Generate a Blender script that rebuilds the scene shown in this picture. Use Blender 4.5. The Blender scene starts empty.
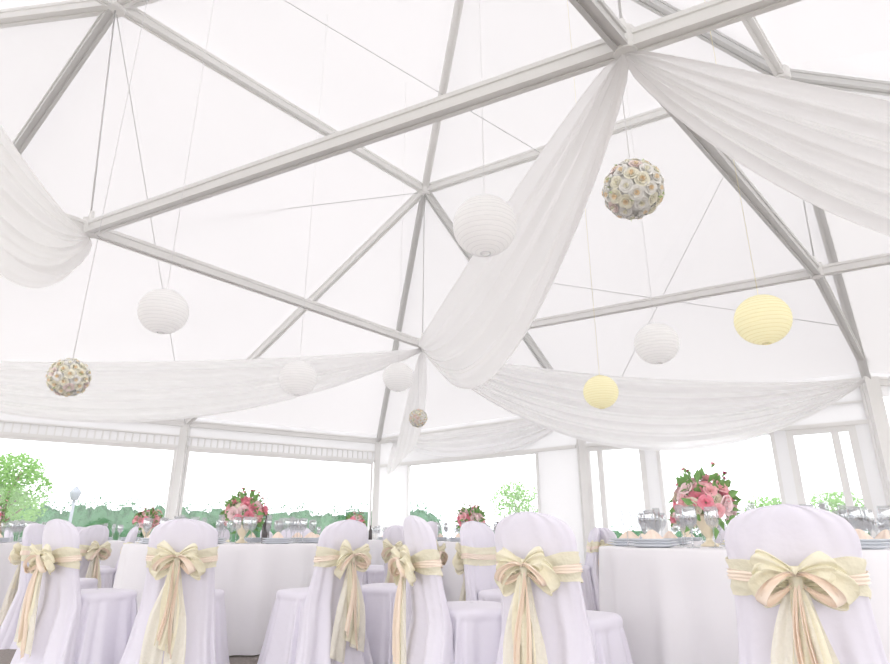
import bpy, math, random
from mathutils import Vector, Matrix
from mathutils.geometry import intersect_ray_tri
random.seed(7)
E=0.82
scene=bpy.context.scene
col=scene.collection
def V(x,y,z): return Vector((x,y,z+E))
# ---------------------------------------------------------------- materials
def newmat(n):
    m=bpy.data.materials.new(n); m.use_nodes=True
    nt=m.node_tree; nt.nodes.clear()
    o=nt.nodes.new('ShaderNodeOutputMaterial'); return m,nt,o
def pbr(n,c,rough=.6,metal=0,bump=0,bscale=20,var=0,sheen=0,spec=.5):
    m,nt,o=newmat(n); p=nt.nodes.new('ShaderNodeBsdfPrincipled')
    p.inputs['Base Color'].default_value=(*c,1); p.inputs['Roughness'].default_value=rough
    p.inputs['Metallic'].default_value=metal
    p.inputs['Specular IOR Level'].default_value=spec
    if sheen: p.inputs['Sheen Weight'].default_value=sheen
    if bump or var:
        tc=nt.nodes.new('ShaderNodeTexCoord'); no=nt.nodes.new('ShaderNodeTexNoise')
        no.inputs['Scale'].default_value=bscale; no.inputs['Detail'].default_value=4
        nt.links.new(tc.outputs['Object'],no.inputs['Vector'])
        if bump:
            b=nt.nodes.new('ShaderNodeBump'); b.inputs['Strength'].default_value=bump; b.inputs['Distance'].default_value=.02
            nt.links.new(no.outputs['Fac'],b.inputs['Height']); nt.links.new(b.outputs['Normal'],p.inputs['Normal'])
        if var:
            r=nt.nodes.new('ShaderNodeValToRGB')
            r.color_ramp.elements[0].position=.35; r.color_ramp.elements[1].position=.65
            r.color_ramp.elements[0].color=(*[x*(1-var) for x in c],1); r.color_ramp.elements[1].color=(*c,1)
            nt.links.new(no.outputs['Fac'],r.inputs['Fac']); nt.links.new(r.outputs['Color'],p.inputs['Base Color'])
    nt.links.new(p.outputs[0],o.inputs[0]); return m
def sheer(n,c,trans=.5,clear=0.,bump=0,bscale=10,ct=None):
    m,nt,o=newmat(n)
    d=nt.nodes.new('ShaderNodeBsdfDiffuse'); t=nt.nodes.new('ShaderNodeBsdfTranslucent')
    d.inputs[0].default_value=(*c,1); t.inputs[0].default_value=(*(ct or c),1)
    mx=nt.nodes.new('ShaderNodeMixShader'); mx.inputs[0].default_value=trans
    nt.links.new(d.outputs[0],mx.inputs[1]); nt.links.new(t.outputs[0],mx.inputs[2])
    if bump:
        tc=nt.nodes.new('ShaderNodeTexCoord'); no=nt.nodes.new('ShaderNodeTexNoise'); no.inputs['Scale'].default_value=bscale
        nt.links.new(tc.outputs['Object'],no.inputs['Vector'])
        b=nt.nodes.new('ShaderNodeBump'); b.inputs['Strength'].default_value=bump; b.inputs['Distance'].default_value=.03
        nt.links.new(no.outputs['Fac'],b.inputs['Height'])
        nt.links.new(b.outputs[0],d.inputs['Normal']); nt.links.new(b.outputs[0],t.inputs['Normal'])
    out=mx
    if clear:
        tr=nt.nodes.new('ShaderNodeBsdfTransparent'); m2=nt.nodes.new('ShaderNodeMixShader'); m2.inputs[0].default_value=clear
        nt.links.new(mx.outputs[0],m2.inputs[1]); nt.links.new(tr.outputs[0],m2.inputs[2]); out=m2
    nt.links.new(out.outputs[0],o.inputs[0]); return m
def glassy(n,tint=(1,1,1),gl=.06,rough=.05):
    m,nt,o=newmat(n)
    tr=nt.nodes.new('ShaderNodeBsdfTransparent'); tr.inputs[0].default_value=(*tint,1)
    g=nt.nodes.new('ShaderNodeBsdfGlossy'); g.inputs['Roughness'].default_value=rough
    mx=nt.nodes.new('ShaderNodeMixShader'); mx.inputs[0].default_value=gl
    nt.links.new(tr.outputs[0],mx.inputs[1]); nt.links.new(g.outputs[0],mx.inputs[2]); nt.links.new(mx.outputs[0],o.inputs[0]); return m
M_roof=sheer('roof_pvc_membrane',(.95,.94,.945),.5,0,0,1.5,(.405,.398,.403))
M_wall=sheer('wall_pvc',(.94,.94,.95),.4)
M_alu=pbr('white_aluminium',(.87,.865,.85),.45,0,spec=.3)
M_alu2=pbr('grey_aluminium',(.68,.68,.67),.4,.1,spec=.3)
M_wire=pbr('steel_wire',(.65,.65,.65),.4,.2)
M_swag=sheer('sheer_white_drape',(.995,.99,.99),.62,.05)
M_chair=pbr('lavender_white_chair_cover',(.84,.81,.90),.75,0,.5,7,0,.25,.2)
M_table=pbr('white_tablecloth',(.92,.905,.925),.75,0,.15,6,0,.1,.2)
M_org=sheer('cream_organza',(1,.955,.76),.2,.02,.3,40)
M_lace=sheer('cream_lace',(1,.965,.84),.2,.10,.3,60)
M_satin=pbr('peach_satin',(1,.85,.71),.35,0,.1,30)
M_floor=pbr('floor_dark_carpet',(.32,.285,.26),.9,0,.3,60,.25)
M_grass=pbr('grass',(.45,.45,.41),.9,0,.3,3,.3)
M_leaf=sheer('tree_leaf',(.22,.40,.12),.4)
M_leaf2=sheer('hedge_leaf',(.085,.20,.10),.25)
M_bark=pbr('bark',(.2,.14,.1),.9)
M_glass=glassy('window_clear',(.97,.985,1),.04)
M_wine=glassy('wine_glass',(.93,.94,.95),.24,.02)
M_paper=sheer('white_paper_lantern',(.985,.98,.98),.5)
M_ypaper=sheer('yellow_paper_lantern',(1,.965,.74),.5)
M_rib=pbr('lantern_rib',(.85,.78,.48),.6)
M_ribw=pbr('lantern_rib_white',(.84,.84,.85),.6)
M_china=pbr('grey_china',(.76,.79,.84),.2)
M_napkin=pbr('peach_napkin',(.96,.80,.68),.7)
M_gold=pbr('gold_vase',(.90,.80,.60),.3,.3)
M_bottle=pbr('dark_bottle_glass',(.06,.05,.05),.15)
ROSE={k:sheer('rose_'+k,c,.12,0) for k,c in dict(pink=(.95,.36,.45),blush=(.97,.55,.58),lightpink=(.99,.78,.79),
   cream=(1,.96,.80),wine=(.45,.08,.17)).items()}
BALL=[sheer('ball_rose_'+k,c,.0,0) for k,c in (('cream',(1,.97,.82)),('peach',(1,.84,.62)),('white',(1,.99,.95)),('pink',(1,.86,.82)),('foam',(.97,.96,.78)))]
M_fleaf=pbr('flower_leaf',(.20,.40,.12),.6)
M_bleaf=pbr('pale_leaf',(.50,.62,.30),.6)
# ---------------------------------------------------------------- mesh helpers
class MB:
    def __init__(s): s.v=[];s.f=[];s.m=[]
    def add(s,vs,fs,mi=0):
        o=len(s.v); s.v.extend([tuple(x) for x in vs]); s.f.extend([tuple(i+o for i in f) for f in fs]); s.m.extend([mi]*len(fs))
    def grid(s,fn,nu,nv,mi=0,wrap=False):
        vs=[fn(i/nu,j/nv) for j in range(nv+1) for i in range(nu if wrap else nu+1)]
        w=nu if wrap else nu+1; fs=[]
        for j in range(nv):
            for i in range(nu):
                a=j*w+i; b=j*w+(i+1)%w if wrap else a+1
                fs.append((a,b,b+w,a+w))
        s.add(vs,fs,mi)
    def lathe(s,prof,n=24,c=(0,0,0),mi=0):
        k=len(prof)
        vs=[(c[0]+r*math.cos(2*math.pi*i/n),c[1]+r*math.sin(2*math.pi*i/n),c[2]+z) for (r,z) in prof for i in range(n)]
        fs=[(j*n+i,j*n+(i+1)%n,(j+1)*n+(i+1)%n,(j+1)*n+i) for j in range(k-1) for i in range(n)]
        s.add(vs,fs,mi)
    def box(s,p0,p1,mi=0):
        x0,y0,z0=p0;x1,y1,z1=p1
        s.add([(x0,y0,z0),(x1,y0,z0),(x1,y1,z0),(x0,y1,z0),(x0,y0,z1),(x1,y0,z1),(x1,y1,z1),(x0,y1,z1)],
          [(0,3,2,1),(4,5,6,7),(0,1,5,4),(1,2,6,5),(2,3,7,6),(3,0,4,7)],mi)
    def tube(s,a,b,r,n=8,mi=0,r2=None):
        a=Vector(a);b=Vector(b);d=(b-a).normalized();u=d.orthogonal().normalized();w=d.cross(u)
        r2=r if r2 is None else r2
        vs=[a+(u*math.cos(t)+w*math.sin(t))*r for t in [2*math.pi*i/n for i in range(n)]]+[b+(u*math.cos(t)+w*math.sin(t))*r2 for t in [2*math.pi*i/n for i in range(n)]]
        fs=[(i,(i+1)%n,n+(i+1)%n,n+i) for i in range(n)]+[tuple(range(n))[::-1],tuple(range(n,2*n))]
        s.add(vs,fs,mi)
    def mesh(s,name,mats,smooth=True):
        me=bpy.data.meshes.new(name); me.from_pydata(s.v,[],s.f); me.update()
        for m in mats: me.materials.append(m)
        me.polygons.foreach_set('material_index',s.m)
        me.polygons.foreach_set('use_smooth',[smooth]*len(me.polygons)); return me
def obj(name,me,parent=None,loc=(0,0,0),rz=0):
    o=bpy.data.objects.new(name,me); col.objects.link(o); o.location=loc; o.rotation_euler=(0,0,rz)
    if parent: o.parent=parent
    return o
def empty(name,loc=(0,0,0),rz=0):
    return obj(name,None,None,loc,rz)
# ---------------------------------------------------------------- key points of the tent
A=V(-.37,9.4,5.9); B3=V(-.37,9.4,2.98); H1=V(-3.82,5.37,5.85); B1=V(-3.6,5.41,2.94)
H2=V(4.5,6.5,5.85); B4=V(4.4,6.5,2.96); B2=V(1.12,2.97,2.9); H3=V(1.12,2.97,5.9); C=V(.45,6.06,8.4)
ez=2.15
P0=V(-9.4,9.27,ez);P1=V(-5.23,12.07,ez);P2=V(-1.6,14.47,ez);P3=V(2.5,11.07,ez);P4=V(6.2,8.57,ez);P5=V(11,9.5,ez)
H0=V(-10,6.3,5.9);H5=V(10,7.4,5.85);WX=V(-14,3,ez);SW=V(-7,-4,ez);S=V(2.5,-5,ez);SE=V(12,0,ez)
up=Vector((0,0,.13))
mb=MB()
TRIS=[(A,P1,P2),(A,P2,P3),(A,P1,H1),(H1,P1,P0),(H1,P0,H0),(H0,P0,WX),(A,P3,H2),(H2,P3,P4),(C,A,H1),(C,A,H2),(C,H2,H3),(C,H3,H1),
  (H2,P4,P5),(H2,P5,H5),(H5,P5,SE),(H2,H5,SE),(H2,SE,H3),(H3,SE,S),(H3,S,SW),(H3,SW,H1),(H1,SW,H0),(H0,SW,WX)]
for tri in TRIS:
    mb.add([p+up for p in tri],[(0,1,2)])
obj('ceiling',mb.mesh('ceiling',[M_roof],False))
def roof_z(x,y):
    tz=None
    for a,b,c in TRIS:
        h=intersect_ray_tri(a+up,b+up,c+up,Vector((0,0,1)),Vector((x,y,0)),True)
        if h and (tz is None or h.z<tz): tz=h.z
    return tz or 6
# frame
frame=empty('tent_frame')
def beam(name,a,b,w=.10,h=.14,mat=M_alu):
    w*=.93;h*=.9
    d=(b-a); d.normalize(); side=d.cross(Vector((0,0,1))).normalized()
    if side.length<.5: side=Vector((1,0,0))
    uu=side.cross(d).normalized()
    w2,h2,g=w/2,h/2,.012
    prof=[(-w2,-h2),(-g*1.2,-h2),(-g*1.2,-h2+g),(g*1.2,-h2+g),(g*1.2,-h2),(w2,-h2),(w2,-h2*.45),(w2-g,-h2*.4),(w2-g,h2*.4),(w2,h2*.45),(w2,h2),(-w2,h2),(-w2,h2*.45),(-w2+g,h2*.4),(-w2+g,-h2*.4),(-w2,-h2*.45)]
    n=len(prof); m=MB()
    vs=[a+side*x+uu*y for x,y in prof]+[b+side*x+uu*y for x,y in prof]
    m.add(vs,[(i,(i+1)%n,n+(i+1)%n,n+i) for i in range(n)]+[tuple(range(n))[::-1],tuple(range(n,2*n))])
    return obj(name,m.mesh(name,[mat],False),frame)
def ext(a,b,k): return b+(b-a).normalized()*k
for i,(a,b,w,h,mt) in enumerate([
 (B1,ext(B1,B2,5.2),.11,.14,M_alu),(ext(B3,B1,2.6),B3,.10,.13,M_alu),(B3,ext(B3,B4,3.2),.10,.12,M_alu),
 (ext(B4,B2,3.5),B4,.10,.14,M_alu2),(B4,V(6.2,8.57,2.42),.10,.14,M_alu2),
 (P2,A,.11,.15,M_alu2),(A,C,.12,.15,M_alu),(A,P1,.11,.14,M_alu),(A,P3,.11,.14,M_alu2),(A,H1,.12,.15,M_alu),(A,H2,.12,.15,M_alu),
 (H1,P0,.12,.16,M_alu2),(H1,H0,.14,.16,M_alu),(H1,C,.12,.15,M_alu),(H1,H3,.12,.15,M_alu),(H2,C,.13,.15,M_alu2),(H2,H5,.12,.16,M_alu2),
 (H2,P4,.12,.15,M_alu2),(H2,H3,.12,.15,M_alu),(H3,C,.12,.15,M_alu),(H1,SW,.12,.15,M_alu),(H3,SE,.12,.15,M_alu),(H3,S,.12,.15,M_alu),
 (P0,P1,.12,.14,M_alu),(P1,P2,.12,.14,M_alu),(P2,P3,.12,.14,M_alu),(P3,P4,.12,.14,M_alu),(P4,P5,.12,.14,M_alu),(WX,P0,.12,.14,M_alu),
 (WX,SW,.12,.14,M_alu),(SW,S,.12,.14,M_alu),(S,SE,.12,.14,M_alu),(SE,P5,.12,.14,M_alu)]):
    beam('beam_%d'%(i+1),a,b,w,h,mt)
m=MB()
for p in (A,H1,H2,H3,C): m.lathe([(0.001,-.10),(.10,-.10),(.11,-.08),(.11,.06),(.10,.08),(0.001,.08)],20,p)
for p in (B1,B2,B3,B4): m.lathe([(0.001,-.07),(.07,-.07),(.075,-.06),(.075,.10),(.03,.12),(.02,.2),(0.001,.2)],20,p)
obj('hub_plates',m.mesh('hub_plates',[M_alu],False),frame)
def post(name,p,w=.14):
    m=MB(); w/=2; g=.015
    m.box((p.x-w,p.y-w,0),(p.x+w,p.y+w,p.z+.05)); m.box((p.x-w-g,p.y-w*.3,0.012),(p.x+w+g,p.y+w*.3,p.z-.02))
    m.box((p.x-w-.06,p.y-w-.06,0),(p.x+w+.06,p.y+w+.06,.012))
    obj(name,m.mesh(name,[M_alu],False),frame)
for i,p in enumerate([P0,P1,P2,P3,P4,P5,WX,SW,S,SE]): post('post_%d'%(i+1),p,.2 if p is P4 else .14)
m=MB()
for a,b in [(A,B3),(H1,B1),(H2,B4),(H3,B2)]: m.tube(a,b,.009,6)
def mix(a,b,t): return a.lerp(b,t)
for a,b in [(H1,P1),(A,mix(H1,P0,.55)),(mix(A,P3,.35),mix(H2,P4,.8)),(mix(A,H2,.98),mix(P3,P4,.1)),(mix(H1,C,.3),mix(A,H2,.4)),(H5,mix(C,H2,.9))]:
    m.tube(a+Vector((0,0,-.05)),b+Vector((0,0,-.05)),.006,6)
obj('bracing_cables',m.mesh('cables',[M_wire]),frame)
# ---------------------------------------------------------------- walls and windows
def wallseg(m,a,b,t0,t1,z0,z1,th=.03,mi=0):
    p=a.lerp(b,t0);q=a.lerp(b,t1); d=(q-p);d.z=0;d.normalize(); n=Vector((-d.y,d.x,0))*th/2
    c=[p-n,q-n,q+n,p+n]
    m.add([(k.x,k.y,z0) for k in c]+[(k.x,k.y,z1) for k in c],[(0,3,2,1),(4,5,6,7),(0,1,5,4),(1,2,6,5),(2,3,7,6),(3,0,4,7)],mi)
top=ez+E+.135
wn=[0]
def window(a,b,t0,t1,z0,z1,fr=.05,mull=(),par='window'):
    wn[0]+=1; nm='%s_%d'%(par,wn[0]); e=empty(nm)
    L=(Vector((b.x,b.y,0))-Vector((a.x,a.y,0))).length; ft=fr/L
    m=MB()
    wallseg(m,a,b,t0,t0+ft,z0,z1,.07);wallseg(m,a,b,t1-ft,t1,z0,z1,.07)
    wallseg(m,a,b,t0+ft,t1-ft,z1-fr,z1,.07);wallseg(m,a,b,t0+ft,t1-ft,z0,z0+fr,.07)
    for t in mull: wallseg(m,a,b,t-ft/2,t+ft/2,z0+fr,z1-fr,.06)
    obj('frame',m.mesh(nm,[M_alu],False),e)
    m=MB(); wallseg(m,a,b,t0+ft,t1-ft,z0+fr,z1-fr,.006); obj('pane',m.mesh(nm+'p',[M_glass],False),e)
wl=MB()
for a,b in ((P0,P1),(P1,P2)):
    wallseg(wl,a,b,0,1,2.5,top); wallseg(wl,a,b,0,1,0,.3)
obj('wall_left',wl.mesh('wall_left',[M_wall],False))
tr=MB()
for a,b in ((P0,P1),(P1,P2)):
    wallseg(tr,a,b,0.02,.98,2.47,2.53,.09); wallseg(tr,a,b,.02,.98,2.70,2.73,.08)
    L=(b-a).length; n=int(L/.13)
    for i in range(n):
        t=.02+.96*(i+.5)/n; wallseg(tr,a,b,t-.012/L,t+.012/L,2.53,2.70,.06)
obj('trim_1',tr.mesh('trim_1',[M_alu],False))
window(P0,P1,.02,.98,.3,2.47,.05); window(P1,P2,.02,.97,.3,2.47,.05)
wr=MB(); wt=2.37
wallseg(wr,P2,P3,0,1,wt,top);wallseg(wr,P2,P3,0,1,0,.3);wallseg(wr,P2,P3,0,.188,.3,wt);wallseg(wr,P2,P3,.827,1,.3,wt)
wallseg(wr,P3,P4,0,1,wt,top);wallseg(wr,P3,P4,.295,.736,0,.3)
for t0,t1 in ((0,.012),(.255,.297),(.703,.738),(.94,1)): wallseg(wr,P3,P4,t0,t1,0,wt,.09)
obj('wall_right',wr.mesh('wall_right',[M_wall],False))
window(P2,P3,.188,.827,.3,wt)
window(P3,P4,.012,.255,0.0,wt,.10,(.075,),'door'); window(P3,P4,.297,.703,.3,wt,.06); window(P3,P4,.738,.94,0.0,wt,.10,(.88,),'door')
tr=MB()
wallseg(tr,P2,P3,.02,.98,wt-.02,wt+.04,.08);wallseg(tr,P3,P4,.02,.98,wt-.02,wt+.04,.12);wallseg(tr,P3,P4,.02,.98,wt+.3,wt+.33,.08)
obj('trim_2',tr.mesh('trim_2',[M_alu],False))
for nm,ps in (('wall_east',[P4,P5,SE]),('wall_south',[SE,S,SW]),('wall_west',[SW,WX,P0])):
    m=MB()
    for a,b in zip(ps,ps[1:]): wallseg(m,a,b,0,1,2.75,top)
    obj(nm,m.mesh(nm,[M_wall],False))
m=MB(); ring=[P0,P1,P2,P3,P4,P5,SE,S,SW,WX]
m.add([(p.x*1.02,p.y*1.02,0) for p in ring],[tuple(range(len(ring)))[::-1]])
obj('floor',m.mesh('floor',[M_floor],False))
m=MB(); m.add([(-150,-60,-.03),(150,-60,-.03),(150,200,-.03),(-150,200,-.03)],[(0,1,2,3)]); obj('lawn_ground',m.mesh('lawn',[M_grass],False))
# ---------------------------------------------------------------- swags
def swag(a,b,st,sb,width,folds=5,seed=0,amp=.03,power=.55,grow=0):
    a=Vector(a);b=Vector(b); d=(b-a);d.z=0;d.normalize(); n=Vector((-d.y,d.x,0)); rr=random.Random(seed)
    ph=[rr.uniform(0,6.28) for _ in range(6)]
    m=MB()
    def fn(s,t):
        bell=max(0,math.sin(math.pi*t))**power
        p=a.lerp(b,t); sag=st+(sb-st)*s
        q=(4*t*(1-t))**.92
        p=p+n*(width*(1+grow*(t-.5))*bell*(s-.5))
        p.z-=q*sag*(1+grow*.35*(t-.5)) + (1-bell)*.05*s
        am=amp*(.35+.65*bell)
        fade=.62+.38*abs(2*t-1)
        ws=s+.03*math.sin(t*3+ph[3])
        w=math.sin(ws*folds*6.283+ph[0])+.5*fade*math.sin(ws*folds*1.7*6.283+ph[1])+.3*fade*math.sin(ws*folds*3.1*6.283+ph[2])
        p=p+n*am*w*fade; p.z+=.25*am*w*fade
        return p
    m.grid(fn,130,64)
    return obj('ceiling_drape',m.mesh('ceiling_drape',[M_swag]))
lo=Vector((0,0,-.06))
swag(B2+lo,B3+lo,.12,1.26,-.38,5,1,.045,.5,.5)
swag(B3+lo,V(-9.4,9.2,2.75),.12,1.22,.5,6,2,.045)
swag(B3+lo,P4+Vector((-.15,-.15,0)),.30,1.30,.5,6,3,.045)
swag(B2+lo,V(6.6,4.1,2.85),.30,1.02,.5,6,4,.04)
swag(B1+lo,V(-2.7,1.0,3.6),-.08,1.56,.6,6,5,.04)
swag(P2+Vector((.3,-.3,0)),P3+Vector((-.15,-.15,0)),.05,.72,.4,5,6,.035)
swag(B3+lo,P2+Vector((.4,-.4,-.1)),.7,1.3,.5,4,7)
swag(P4+Vector((.1,-.3,0)),V(10.8,6.5,ez),.1,.8,.4,4,8)
# ---------------------------------------------------------------- lanterns
def lantern(loc,r,mp,mr,topz,pw):
    e=empty('paper_lantern',loc)
    m=MB(); nr=18
    def fn(u,v):
        th=.16+v*(math.pi-.32); k=1+.022*abs(math.sin(v*nr*math.pi))
        rr=r*math.sin(th)*k; ph=u*2*math.pi
        return (rr*math.cos(ph),rr*math.sin(ph),r*.97*math.cos(th))
    m.grid(fn,40,nr*6,0,True); obj('paper_shell',m.mesh('shell',[mp]),e)
    m=MB()
    for k in range(1,nr):
        v=k/nr; th=.16+v*(math.pi-.32); z=r*.97*math.cos(th); R=r*math.sin(th)*1.003
        m.lathe([(R-.0012,z-.0012),(R+.0012,z-.0012),(R+.0012,z+.0012),(R-.0012,z+.0012)],32)
    for s in (1,-1):
        z=s*r*.97*math.cos(.16); R=r*math.sin(.16)
        m.lathe([(R-.003,z-.004),(R+.003,z-.004),(R+.003,z+.004),(R-.003,z+.004),(R-.003,z-.004)],24)
    m.tube((-r*.16,0,r*.955),(r*.16,0,r*.955),.002); m.tube((0,0,r*.955),(0,0,topz-loc[2]),.002,5)
    m.tube((0,0,r*.955),(0,0,.06),.002,5)
    obj('ribs_and_cord',m.mesh('ribs',[mr]),e)
    L=bpy.data.lights.new('lantern_fill','POINT'); L.energy=pw; L.shadow_soft_size=.04; L.color=(1,.98,.95)  # added fill light, brightens the paper shell from inside; not a known lamp
    b=bpy.data.objects.new('lantern_fill',L); col.objects.link(b); b.parent=e
for (x,y,z),r,c in [((.28,3.75,2.06),.22,0),((-2.25,4.49,1.70),.185,0),((-1.63,6.47,1.66),.2,0),((2.01,5.43,1.73),.2,0),((-.62,7.74,2.0),.2,0),
    ((2.28,4.05,1.47),.185,1),((1.61,6.07,1.41),.175,1)]:
    lantern((x,y,z+E),r,M_ypaper if c else M_paper,M_rib if c else M_ribw,roof_z(x,y)-.01,(.28 if not c else .40)*(r/.2)**2)
# ---------------------------------------------------------------- roses
def rose(m,c,n,r,mi,rr,hi=True,ci=None):
    c=Vector(c);n=Vector(n).normalized();u=n.orthogonal().normalized();w=n.cross(u)
    a0=rr.uniform(0,6.28)
    layers=[(3,.28,.36,.66,1.35),(4,.45,.70,.56,1.1),(5,.55,1.06,.36,1.0)] if hi else [(3,.35,.45,.7,1.2),(5,.5,1.0,.4,.85)]
    for li,(k,rb,rt,h,sp) in enumerate(layers):
        for i in range(k):
            phi=a0+li*.6+i*6.283/k
            vs=[]
            for vi in range(5):
                v=vi/4
                for ui in range(5):
                    uu=ui/2-1
                    ang=phi+uu*sp*(.6+.4*math.sin(v*2.4))*3.14159/k
                    rad=r*(rb*.4+(rt-rb*.4)*math.sin(v*1.57)**.8)*(1-.06*uu*uu)
                    hh=r*(h*math.sin(v*1.9)*1.0)-r*.25 - r*.12*uu*uu*v
                    vs.append(c+(u*math.cos(ang)+w*math.sin(ang))*rad+n*hh)
            m.add(vs,[(b*5+a,b*5+a+1,b*5+a+6,b*5+a+5) for b in range(4) for a in range(4)],ci if (ci is not None and li==0) else mi)
def leafq(m,c,d,L,W,mi,rr):
    c=Vector(c);d=Vector(d).normalized();s=d.orthogonal().normalized(); s.rotate(Matrix.Rotation(rr.uniform(0,6.28),3,d)); k=d.cross(s)*L*.12
    m.add([c,c+d*L*.5-s*W+k,c+d*L+k*-1,c+d*L*.5+s*W+k,c+d*L*.5],[(0,1,4),(1,2,4),(2,3,4),(3,0,4)],mi)
def flowerball(loc,r,hang,seed):
    rr=random.Random(seed); e=empty('hanging_flower_ball',loc); m=MB()
    m.lathe([(0.001,-r*.84)]+[(r*.84*math.cos(a),r*.84*math.sin(a)) for a in [(-1.4+2.8*i/12) for i in range(13)]]+[(0.001,r*.84)],24,(0,0,0),2)
    N=62; ks=[0,0,0,0,2,2,2,2,3]
    for i in range(N):
        z=1-2*(i+.5)/N; ph=i*2.39996; q=math.sqrt(1-z*z); n=Vector((q*math.cos(ph),q*math.sin(ph),z))
        rose(m,n*r*.90,n+Vector([rr.uniform(-.1,.1) for _ in range(3)]),r*rr.uniform(.20,.25),rr.choice(ks),rr,True,rr.choice((1,1,0)))
    for i in range(14):
        n=Vector([rr.gauss(0,1) for _ in range(3)]).normalized(); leafq(m,n*r*.88,n+Vector([rr.uniform(-.9,.9) for _ in range(3)]),r*.2,r*.05,5,rr)
    obj('flowers',m.mesh('fb',BALL+[M_bleaf]),e)
    m=MB(); m.tube((0,0,r*.8),(0,0,hang-loc[2]),.003,5); obj('cord',m.mesh('cord',[M_ribw]),e)
flowerball((1.17,3.25,2.04+E),.19,2.9+E,1); flowerball((-3.13,4.85,1.25+E),.165,roof_z(-3.13,4.85),2); flowerball((-.43,9.5,1.78+E),.15,2.9+E,3)
# ---------------------------------------------------------------- chairs
def lerp_tab(tab,z):
    for (a,b) in zip(tab,tab[1:]):
        if z<=b[0]:
            t=(z-a[0])/(b[0]-a[0]) if b[0]>a[0] else 0
            return [a[k]+(b[k]-a[k])*t for k in range(1,len(a))]
    return list(tab[-1][1:])
TAB=[(0,.29,.085),(.2,.25,.066),(.45,.215,.046),(.6,.203,.040),(.70,.199,.036),(.78,.208,.036),(.82,.207,.036),(.85,.196,.034),(.875,.175,.031),(.895,.145,.027),(.912,.10,.02),(.922,.045,.010),(.925,.015,.005)]
def back_y(z,x,hw):
    y=-.09*max(0,z-.42)/.5 - (.05*(.42-z)/.42 if z<.42 else 0)
    return y-.035*(1-min(1,(x/.22)**2))
def make_chair_meshes(variant):
    rr=random.Random(variant)
    ph=[rr.uniform(0,6.28) for _ in range(8)]
    m=MB(); zs=[0,.03,.08,.14,.2,.27,.34,.41,.47,.53,.58,.62,.66,.70,.74,.78,.81,.835,.86,.875,.89,.9,.91,.918,.925]
    n=120
    def ring(j,i):
        z=zs[j]; hw,th=lerp_tab(TAB,z); a=2*math.pi*i/n; c,s=math.cos(a),math.sin(a)
        e=.75; x=hw*math.copysign(abs(c)**e,c); y=th*math.copysign(abs(s)**e,s)
        k=max(0,(.66-z)/.66); f=.045*k**.85*(math.sin(a*9+ph[0])+.6*math.sin(a*14+ph[1]))
        k2=.004*math.sin(a*13+ph[2]+z*9)
        x*=1+(f+k2)*.5; y+=math.copysign(1,s)*(f*.7+k2)*abs(s)
        return (x,y+back_y(z,x,hw),z)
    vs=[ring(j,i) for j in range(len(zs)) for i in range(n)]
    fs=[(j*n+i,j*n+(i+1)%n,(j+1)*n+(i+1)%n,(j+1)*n+i) for j in range(len(zs)-1) for i in range(n)]
    fs.append(tuple((len(zs)-1)*n+i for i in range(n)))
    m.add(vs,fs)
    prof=[(0.0,1.30,1),(.05,1.26,.97),(.12,1.20,.92),(.2,1.145,.85),(.28,1.095,.76),(.36,1.045,.62),(.41,1.01,.46),(.425,1.0,.25),(.435,1.018,0.06),(.455,1.015,0),(.468,.985,0),(.475,.93,0),(.478,.8,0),(.482,.5,0),(.484,.05,0)]
    n=160
    def sr(j,i):
        z,k,f=prof[j]; a=2*math.pi*i/n; c,s=math.cos(a),math.sin(a); e=.55
        x=.215*k*math.copysign(abs(c)**e,c); y=.205*k*math.copysign(abs(s)**e,s)
        w=1+f*(.050*math.sin(a*17+ph[3]+.5*math.sin(a*3))+.032*math.sin(a*27+ph[4]))
        return (x*w,.215+y*w,z)
    vs=[sr(j,i) for j in range(len(prof)) for i in range(n)]
    fs=[(j*n+i,j*n+(i+1)%n,(j+1)*n+(i+1)%n,(j+1)*n+i) for j in range(len(prof)-1) for i in range(n)]
    m.add(vs,fs)
    cover=m.mesh('chair_cover',[M_chair])
    m=MB()
    def band(z0,z1,extra,mi,seed):
        def fn(u,v):
            z=z0+(z1-z0)*v; a=u*2*math.pi;c,s=math.cos(a),math.sin(a)
            hw,th=lerp_tab(TAB,z); e=.75
            w=extra+.003*math.sin(v*17+3*math.sin(a*2+seed)); x=(hw+w)*math.copysign(abs(c)**e,c); y=(th+w)*math.copysign(abs(s)**e,s)
            pin=max(0,-s)*max(0,1-abs(x)/.16)
            zz=z+.008*math.sin(a*2+seed)-(v-.5)*(z1-z0)*.55*pin
            return (x,y+back_y(z,x,hw),zz)
        m.grid(fn,80,10,mi,True)
    band(.63,.75,.008,0,ph[5]); band(.668,.702,.015,1,ph[6])
    sash=m.mesh('sash',[M_org,M_satin])
    # bow
    m=MB(); yb=-.135; zc=.69
    def loop(sx,L,droop,wid,mi,off,dy):
        def fn(u,v):
            t=u*2*math.pi; r0=(1-math.cos(t))/2; s=v-.5
            open_=math.sin(t)
            px=sx*L*r0*(1-.75*s*s+.08*math.sin(v*11+off))
            pz=zc+droop*r0**1.4+.030*open_*(L/.14)
            py=yb-dy-.035*math.sin(u*math.pi)-.024*open_
            ww=wid*(.20+.80*r0**.75)
            return (px, py+.011*math.sin(v*15+off)*(1-.3*r0) , pz+s*ww+.008*math.sin(v*8+off)*r0)
        m.grid(fn,32,20,mi)
    for k,(sx) in enumerate((1,-1)):
        loop(sx,.155+rr.uniform(-.02,.02),-.045+rr.uniform(-.03,.03),.115,0,ph[k],.0)
        loop(sx,.12,.040+rr.uniform(-.015,.02),.08,0,ph[k+2],.014)
        loop(sx,.12,-.055+rr.uniform(-.01,.01),.036,1,ph[k+3],.03)
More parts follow.
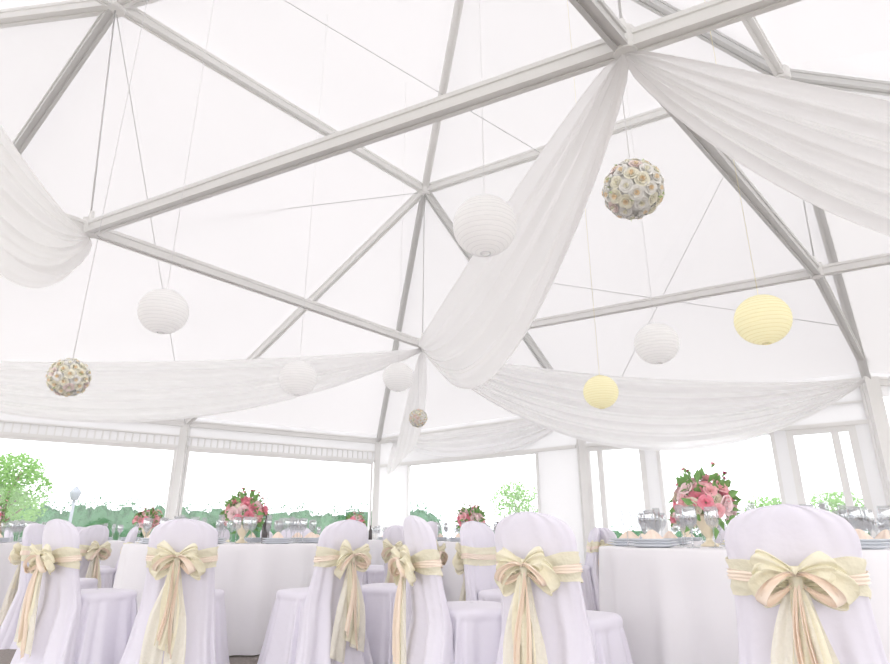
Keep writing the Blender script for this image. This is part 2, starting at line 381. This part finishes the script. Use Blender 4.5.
    def kn(u,v):
        a=u*2*math.pi; z=(v-.5)*.07; r=.024*(1-.5*abs(v-.5)*1.2)+.002*math.sin(a*6)
        return (r*math.cos(a)*1.1, yb-.02+r*math.sin(a)*1.1, zc+z)
    m.grid(kn,20,8,0,True)
    bow=m.mesh('bow',[M_org,M_satin])
    m=MB()
    def tail(x0,x1,wid,zb,mi,off,dy):
        def fn(u,v):
            z=zc-.01-(zc-zb)*v
            cx=x0+(x1-x0)*v+.012*math.sin(v*5+off); s=u-.5
            ww=wid*(.25+.75*min(1,v*2.0)**.8)
            yy=yb-.012-dy-.03*math.sin(min(1,v*1.5)*1.57)+.010*math.sin(u*12+off+v*2)*min(1,v*3)+.03*v
            return (cx+s*ww,yy-.02*v,z-s*.05*v)
        m.grid(fn,20,24,mi)
    tail(-.01,-.075,.12,.12+rr.uniform(-.05,.08),2,ph[0],.0); tail(.01,.06,.12,.08+rr.uniform(-.04,.1),2,ph[1],.008)
    tail(0,-.01,.11,.20,0,ph[2],.014); tail(-.005,-.03,.022,.25,1,ph[3],.026); tail(.005,.04,.022,.17,1,ph[4],.026)
    tails=m.mesh('tails',[M_org,M_satin,M_lace])
    return cover,sash,bow,tails
VAR=[make_chair_meshes(i+11) for i in range(4)]
cc=[0]
def chair(x,y,dx,dy):
    e=empty('banquet_chair',(x,y,0),math.atan2(dy,dx)-math.pi/2)
    k=VAR[cc[0]%4]; cc[0]+=1
    for nm,me in zip(('cover','sash','bow','sash_tails'),k): obj(nm,me,e)
T1=(1.78,3.72);T2=(-1.87,5.6);T4=(-4.95,6.5)
chair(1.235,2.28,.47,.88); chair(.445,2.92,.6,.75); chair(-1.66,4.08,-.15,1); chair(-.73,4.3,-.75,.65); chair(-2.43,4.15,.55,.83)
chair(-.06,3.4,.93,.35); chair(.3,4.5,.75,-.6); chair(-.22,4.75,-.9,.3); chair(-3.38,5.4,1,.05); chair(-1.7,7.1,-.1,-1); chair(3.3,3.9,-1,-.2)
def table(x,y,r=.86,seed=0):
    rr=random.Random(seed); ph=[rr.uniform(0,6.28) for _ in range(4)]
    e=empty('round_dining_table',(x,y,0)); m=MB()
    prof=[(.001,.76,0),(.4,.76,0),(r-.02,.76,0),(r-.004,.757,0),(r,.748,.02),(r+.004,.70,.15),(r+.008,.6,.35),(r+.012,.45,.6),(r+.018,.25,.85),(r+.025,.01,1)]
    n=240
    def g(i,j):
        R,z,f=prof[j]; a=2*math.pi*i/n
        w=f*(.030*math.sin(a*17+ph[0]+1.2*math.sin(a*2))+.014*math.sin(a*29+ph[1]))
        return ((R+w)*math.cos(a),(R+w)*math.sin(a),z)
    vs=[g(i,j) for j in range(len(prof)) for i in range(n)]
    m.add(vs,[(j*n+i,(j+1)*n+i,(j+1)*n+(i+1)%n,j*n+(i+1)%n) for j in range(len(prof)-1) for i in range(n)])
    obj('tablecloth',m.mesh('tablecloth',[M_table]),e)
    m=MB(); m.lathe([(.001,.70),(r-.03,.70),(r-.03,.75),(0.001,.75)],32); m.tube((0,0,0.02),(0,0,.70),.05,12); m.lathe([(0.001,0),(.32,0),(.3,.03),(0.001,.05)],24)
    obj('table_frame',m.mesh('tf',[M_alu2],False),e)
def glass_mesh():
    m=MB(); m.lathe([(.001,0),(.034,0),(.033,.003),(.006,.008),(.004,.02),(.004,.09),(.012,.10),(.030,.12),(.037,.15),(.034,.19),(.031,.205),(.029,.205),(.032,.19),(.035,.15),(.028,.122),(.001,.108)],20)
    return m.mesh('wine_glass',[M_wine])
def flute_mesh():
    m=MB(); m.lathe([(.001,0),(.034,0),(.033,.003),(.005,.008),(.004,.08),(.010,.09),(.022,.12),(.025,.17),(.022,.225),(.020,.225),(.023,.17),(.02,.122),(.001,.1)],20)
    return m.mesh('flute',[M_wine])
def plates_mesh():
    m=MB()
    for k in range(3):
        z=k*.014; R=.135-.006*k; m.lathe([(.001,z+.004),(R*.6,z+.004),(R,z+.017),(R+.003,z+.014),(R*.62,z),(.001,z)],32)
    return m.mesh('plate_stack',[M_china])
def napkin_mesh():
    m=MB()
    def fn(u,v):
        a=u*2*math.pi; r=(.055*(1-v)**.7+.004)*(1+.15*math.sin(a*6))
        return (r*math.cos(a),r*math.sin(a)*.7,.004+.055*v+.006*math.sin(a*6)*(1-v))
    m.grid(fn,36,8,0,True); return m.mesh('napkin',[M_napkin])
def bottle_mesh():
    m=MB(); m.lathe([(.001,0),(.030,0),(.032,.006),(.032,.13),(.026,.155),(.013,.175),(.012,.215),(.014,.217),(.014,.228),(.001,.228)],20)
    return m.mesh('bottle',[M_bottle])
GM,FM,PM,NM,BM=glass_mesh(),flute_mesh(),plates_mesh(),napkin_mesh(),bottle_mesh()
def setting(tx,ty,k=8,a0=0):
    zt=.761
    for i in range(k):
        a=a0+i*6.283/k; c,s=math.cos(a),math.sin(a)
        obj('plate_stack',PM,None,(tx+.68*c,ty+.68*s,zt))
        for q,(me,rad,da) in enumerate(((GM,.58,.29),(FM,.50,.05),(GM,.58,-.29))):
            obj('wine_glass' if me is GM else 'champagne_flute',me,None,(tx+rad*math.cos(a+da),ty+rad*math.sin(a+da),zt))
        if k==8:
            da=.392; obj('wine_glass',GM,None,(tx+.70*math.cos(a+da),ty+.70*math.sin(a+da),zt))
        obj('napkin',NM,None,(tx+.68*c,ty+.68*s,zt+.034),a)
    a=-.55; obj('wine_bottle',BM,None,(tx+.40*math.cos(a),ty+.40*math.sin(a),zt))
def bouquet(x,y,seed,n=40,s=.95):
    rr=random.Random(seed); e=empty('flower_centerpiece',(x,y,.761)); m=MB()
    m.lathe([(.001,0),(.05,0),(.052,.008),(.02,.03),(.018,.05),(.04,.08),(.062,.13),(.066,.17),(.072,.185),(.066,.185),(.058,.13),(.03,.08),(.001,.07)],28)
    obj('vase',m.mesh('vase',[M_gold]),e)
    m=MB(); mats=[ROSE[k] for k in('pink','blush','lightpink','wine','cream')]+[M_fleaf]
    c=Vector((0,0,.25))
    for i in range(n):
        z=1-1.45*(i+.5)/n; ph=i*2.4; q=math.sqrt(max(0,1-z*z)); d=Vector((q*math.cos(ph),q*math.sin(ph),z))
        p=c+Vector((d.x*.165,d.y*.165,d.z*.14))*rr.uniform(.8,1.18)*s
        rose(m,p,d,.048*rr.uniform(.85,1.3)*s,rr.choice([0,0,1,1,1,2,2,2,4]),rr)
        m.tube((0,0,.14),p,.002,4,5)
    for i in range(80):
        d=Vector((rr.uniform(-1,1),rr.uniform(-1,1),rr.uniform(-.5,1))).normalized()
        leafq(m,c+d*.14*s,d+Vector([rr.uniform(-.5,.5) for _ in range(3)]),.095*s,.022*s,5,rr)
    for i in range(9):
        d=Vector((rr.uniform(-.7,.7),rr.uniform(-.7,.7),rr.uniform(.5,1.1))).normalized(); p=c+d*rr.uniform(.19,.26)*s
        m.tube(c,p,.0018,4,5); rose(m,p,d,.02,rr.choice([3,0,1,1]),rr,False)
        leafq(m,p-d*.03,d+Vector((.4,.2,0)),.05,.012,5,rr)
    obj('roses',m.mesh('roses',mats),e)
TT=[T1,T2,(.3,7.9),T4,(4.7,6.1),(-4.3,9.0),(3.3,8.6),(-1.6,10.9)]
for i,(x,y) in enumerate(TT):
    table(x,y,.86,i)
    setting(x,y,8 if i<5 else 6,.35+i*.5)
for i,(x,y) in enumerate([(1.59,3.82),(-1.81,5.65),(.33,7.93),(-4.84,6.58),(4.6,6.15),(-4.25,9.0),(-1.55,10.9),(3.27,8.6)]):
    bouquet(x,y,20+i)
for tx,ty,angs in [((.3),7.9,(-120,-60,180,0,-150)),(T4[0],T4[1],(-12,32)),(4.7,6.1,(-110,170,-160)),(-4.3,9.0,(-90,-30,-150)),(3.3,8.6,(-95,-150)),(-1.6,10.9,(-90,-40,-140))]:
    for a in angs:
        a=math.radians(a); c,s=math.cos(a),math.sin(a); chair(tx+1.47*c,ty+1.47*s,-c,-s)
# ---------------------------------------------------------------- outside
def foliage(m,c,R,n,L,rr,mi=0):
    for i in range(n):
        d=Vector([rr.gauss(0,1) for _ in range(3)]).normalized()*rr.uniform(.5,1)**.6
        p=Vector(c)+Vector((d.x*R[0],d.y*R[1],d.z*R[2]))
        leafq(m,p,Vector([rr.gauss(0,1) for _ in range(3)]),L*rr.uniform(.7,1.3),L*.3,mi,rr)
def tree(x,y,h,R,seed,n=1500,L=.16):
    rr=random.Random(seed); e=empty('garden_tree',(x,y,-.03)); m=MB()
    m.tube((0,0,0),(0,0,h*.55),.09,8,0,.05)
    cs=[]
    for i in range(7):
        a=i*2.4; q=Vector((math.cos(a)*R*.5,math.sin(a)*R*.5,h*(.5+.06*i))); cs.append(q); m.tube((0,0,h*.35+i*.04*h),q,.04,6,0,.015)
    obj('trunk',m.mesh('trunk',[M_bark]),e); m=MB()
    for q in cs+[Vector((0,0,h*.85))]: foliage(m,q,(R*.5,R*.5,h*.13),n//8,L,rr)
    obj('leaves',m.mesh('leaves',[M_leaf],False),e)
tree(-14.1,20,3.5,1.3,1,2400,.13); tree(5,44,4.6,1.8,3,1200,.22); tree(16,30,2.7,1.6,4,1000,.2); tree(-17.5,24,2.9,1.7,6,1800,.17)
tree(21,33,3.2,1.6,8,1000,.2)
def blob(m,c,R,rr,mi=0):
    ph=[rr.uniform(0,6) for _ in range(3)]
    def fn(u,v):
        a=u*6.283;t=v*3.14159; k=1+.12*math.sin(a*5+ph[0])*math.sin(t*4+ph[1])
        return (c[0]+R[0]*k*math.sin(t)*math.cos(a),c[1]+R[1]*k*math.sin(t)*math.sin(a),c[2]+R[2]*k*math.cos(t))
    m.grid(fn,14,8,mi,True)
m=MB(); rr=random.Random(5)
for i in range(64):
    x=-36+i*.56; h=1.16+rr.uniform(-.10,.18)+.006*(64-i); yy=31+rr.uniform(-.4,.4)
    blob(m,(x,yy,h*.7),(.6,.5,h*.8),rr); foliage(m,(x,yy,h*.85),(.7,.6,h*1.08),280,.13,rr)
obj('hedge_row',m.mesh('hedge_row',[M_leaf2],False))
m=MB()
for i in range(22):
    x=1.5+i*1.6; blob(m,(x,42,.4),(1,.5,.75),rr); foliage(m,(x,42,.6),(1.2,.7,.9),140,.22,rr)
obj('shrub_row',m.mesh('shrub_row',[M_leaf2],False))
m=MB(); x,y=-15.2,25.5
m.tube((x,y,-.03),(x,y,2.25),.06,8); m.lathe([(.001,2.2),(.13,2.22),(.22,2.5),(.22,2.55),(.05,2.75),(.001,2.8)],12,(x,y,0)); m.lathe([(.12,-.03),(.12,.25),(.05,.3)],12,(x,y,0))
obj('garden_lamp_post',m.mesh('lamp',[pbr('lamp_iron',(.25,.27,.3),.5)]))
# ---------------------------------------------------------------- light
w=bpy.data.worlds.new('sky'); scene.world=w; w.use_nodes=True
bg=w.node_tree.nodes['Background']; bg.inputs[0].default_value=(.995,.98,.995,1); bg.inputs[1].default_value=2.9
sl=bpy.data.lights.new('sun','SUN'); sl.energy=1.0; sl.angle=.05; sl.color=(1,.96,.9)
so=bpy.data.objects.new('sun',sl); col.objects.link(so); so.rotation_euler=(math.radians(35),math.radians(-25),0)
# ---------------------------------------------------------------- camera
cam=bpy.data.cameras.new('camera'); cam.sensor_width=36; cam.lens=600/890*36; cam.clip_end=500
co=bpy.data.objects.new('camera',cam); col.objects.link(co); co.location=(0,0,E); co.rotation_euler=(math.radians(90+18.78),0,0)
scene.camera=co
scene.view_settings.view_transform='Standard'; scene.view_settings.exposure=0.18; scene.view_settings.gamma=1.06
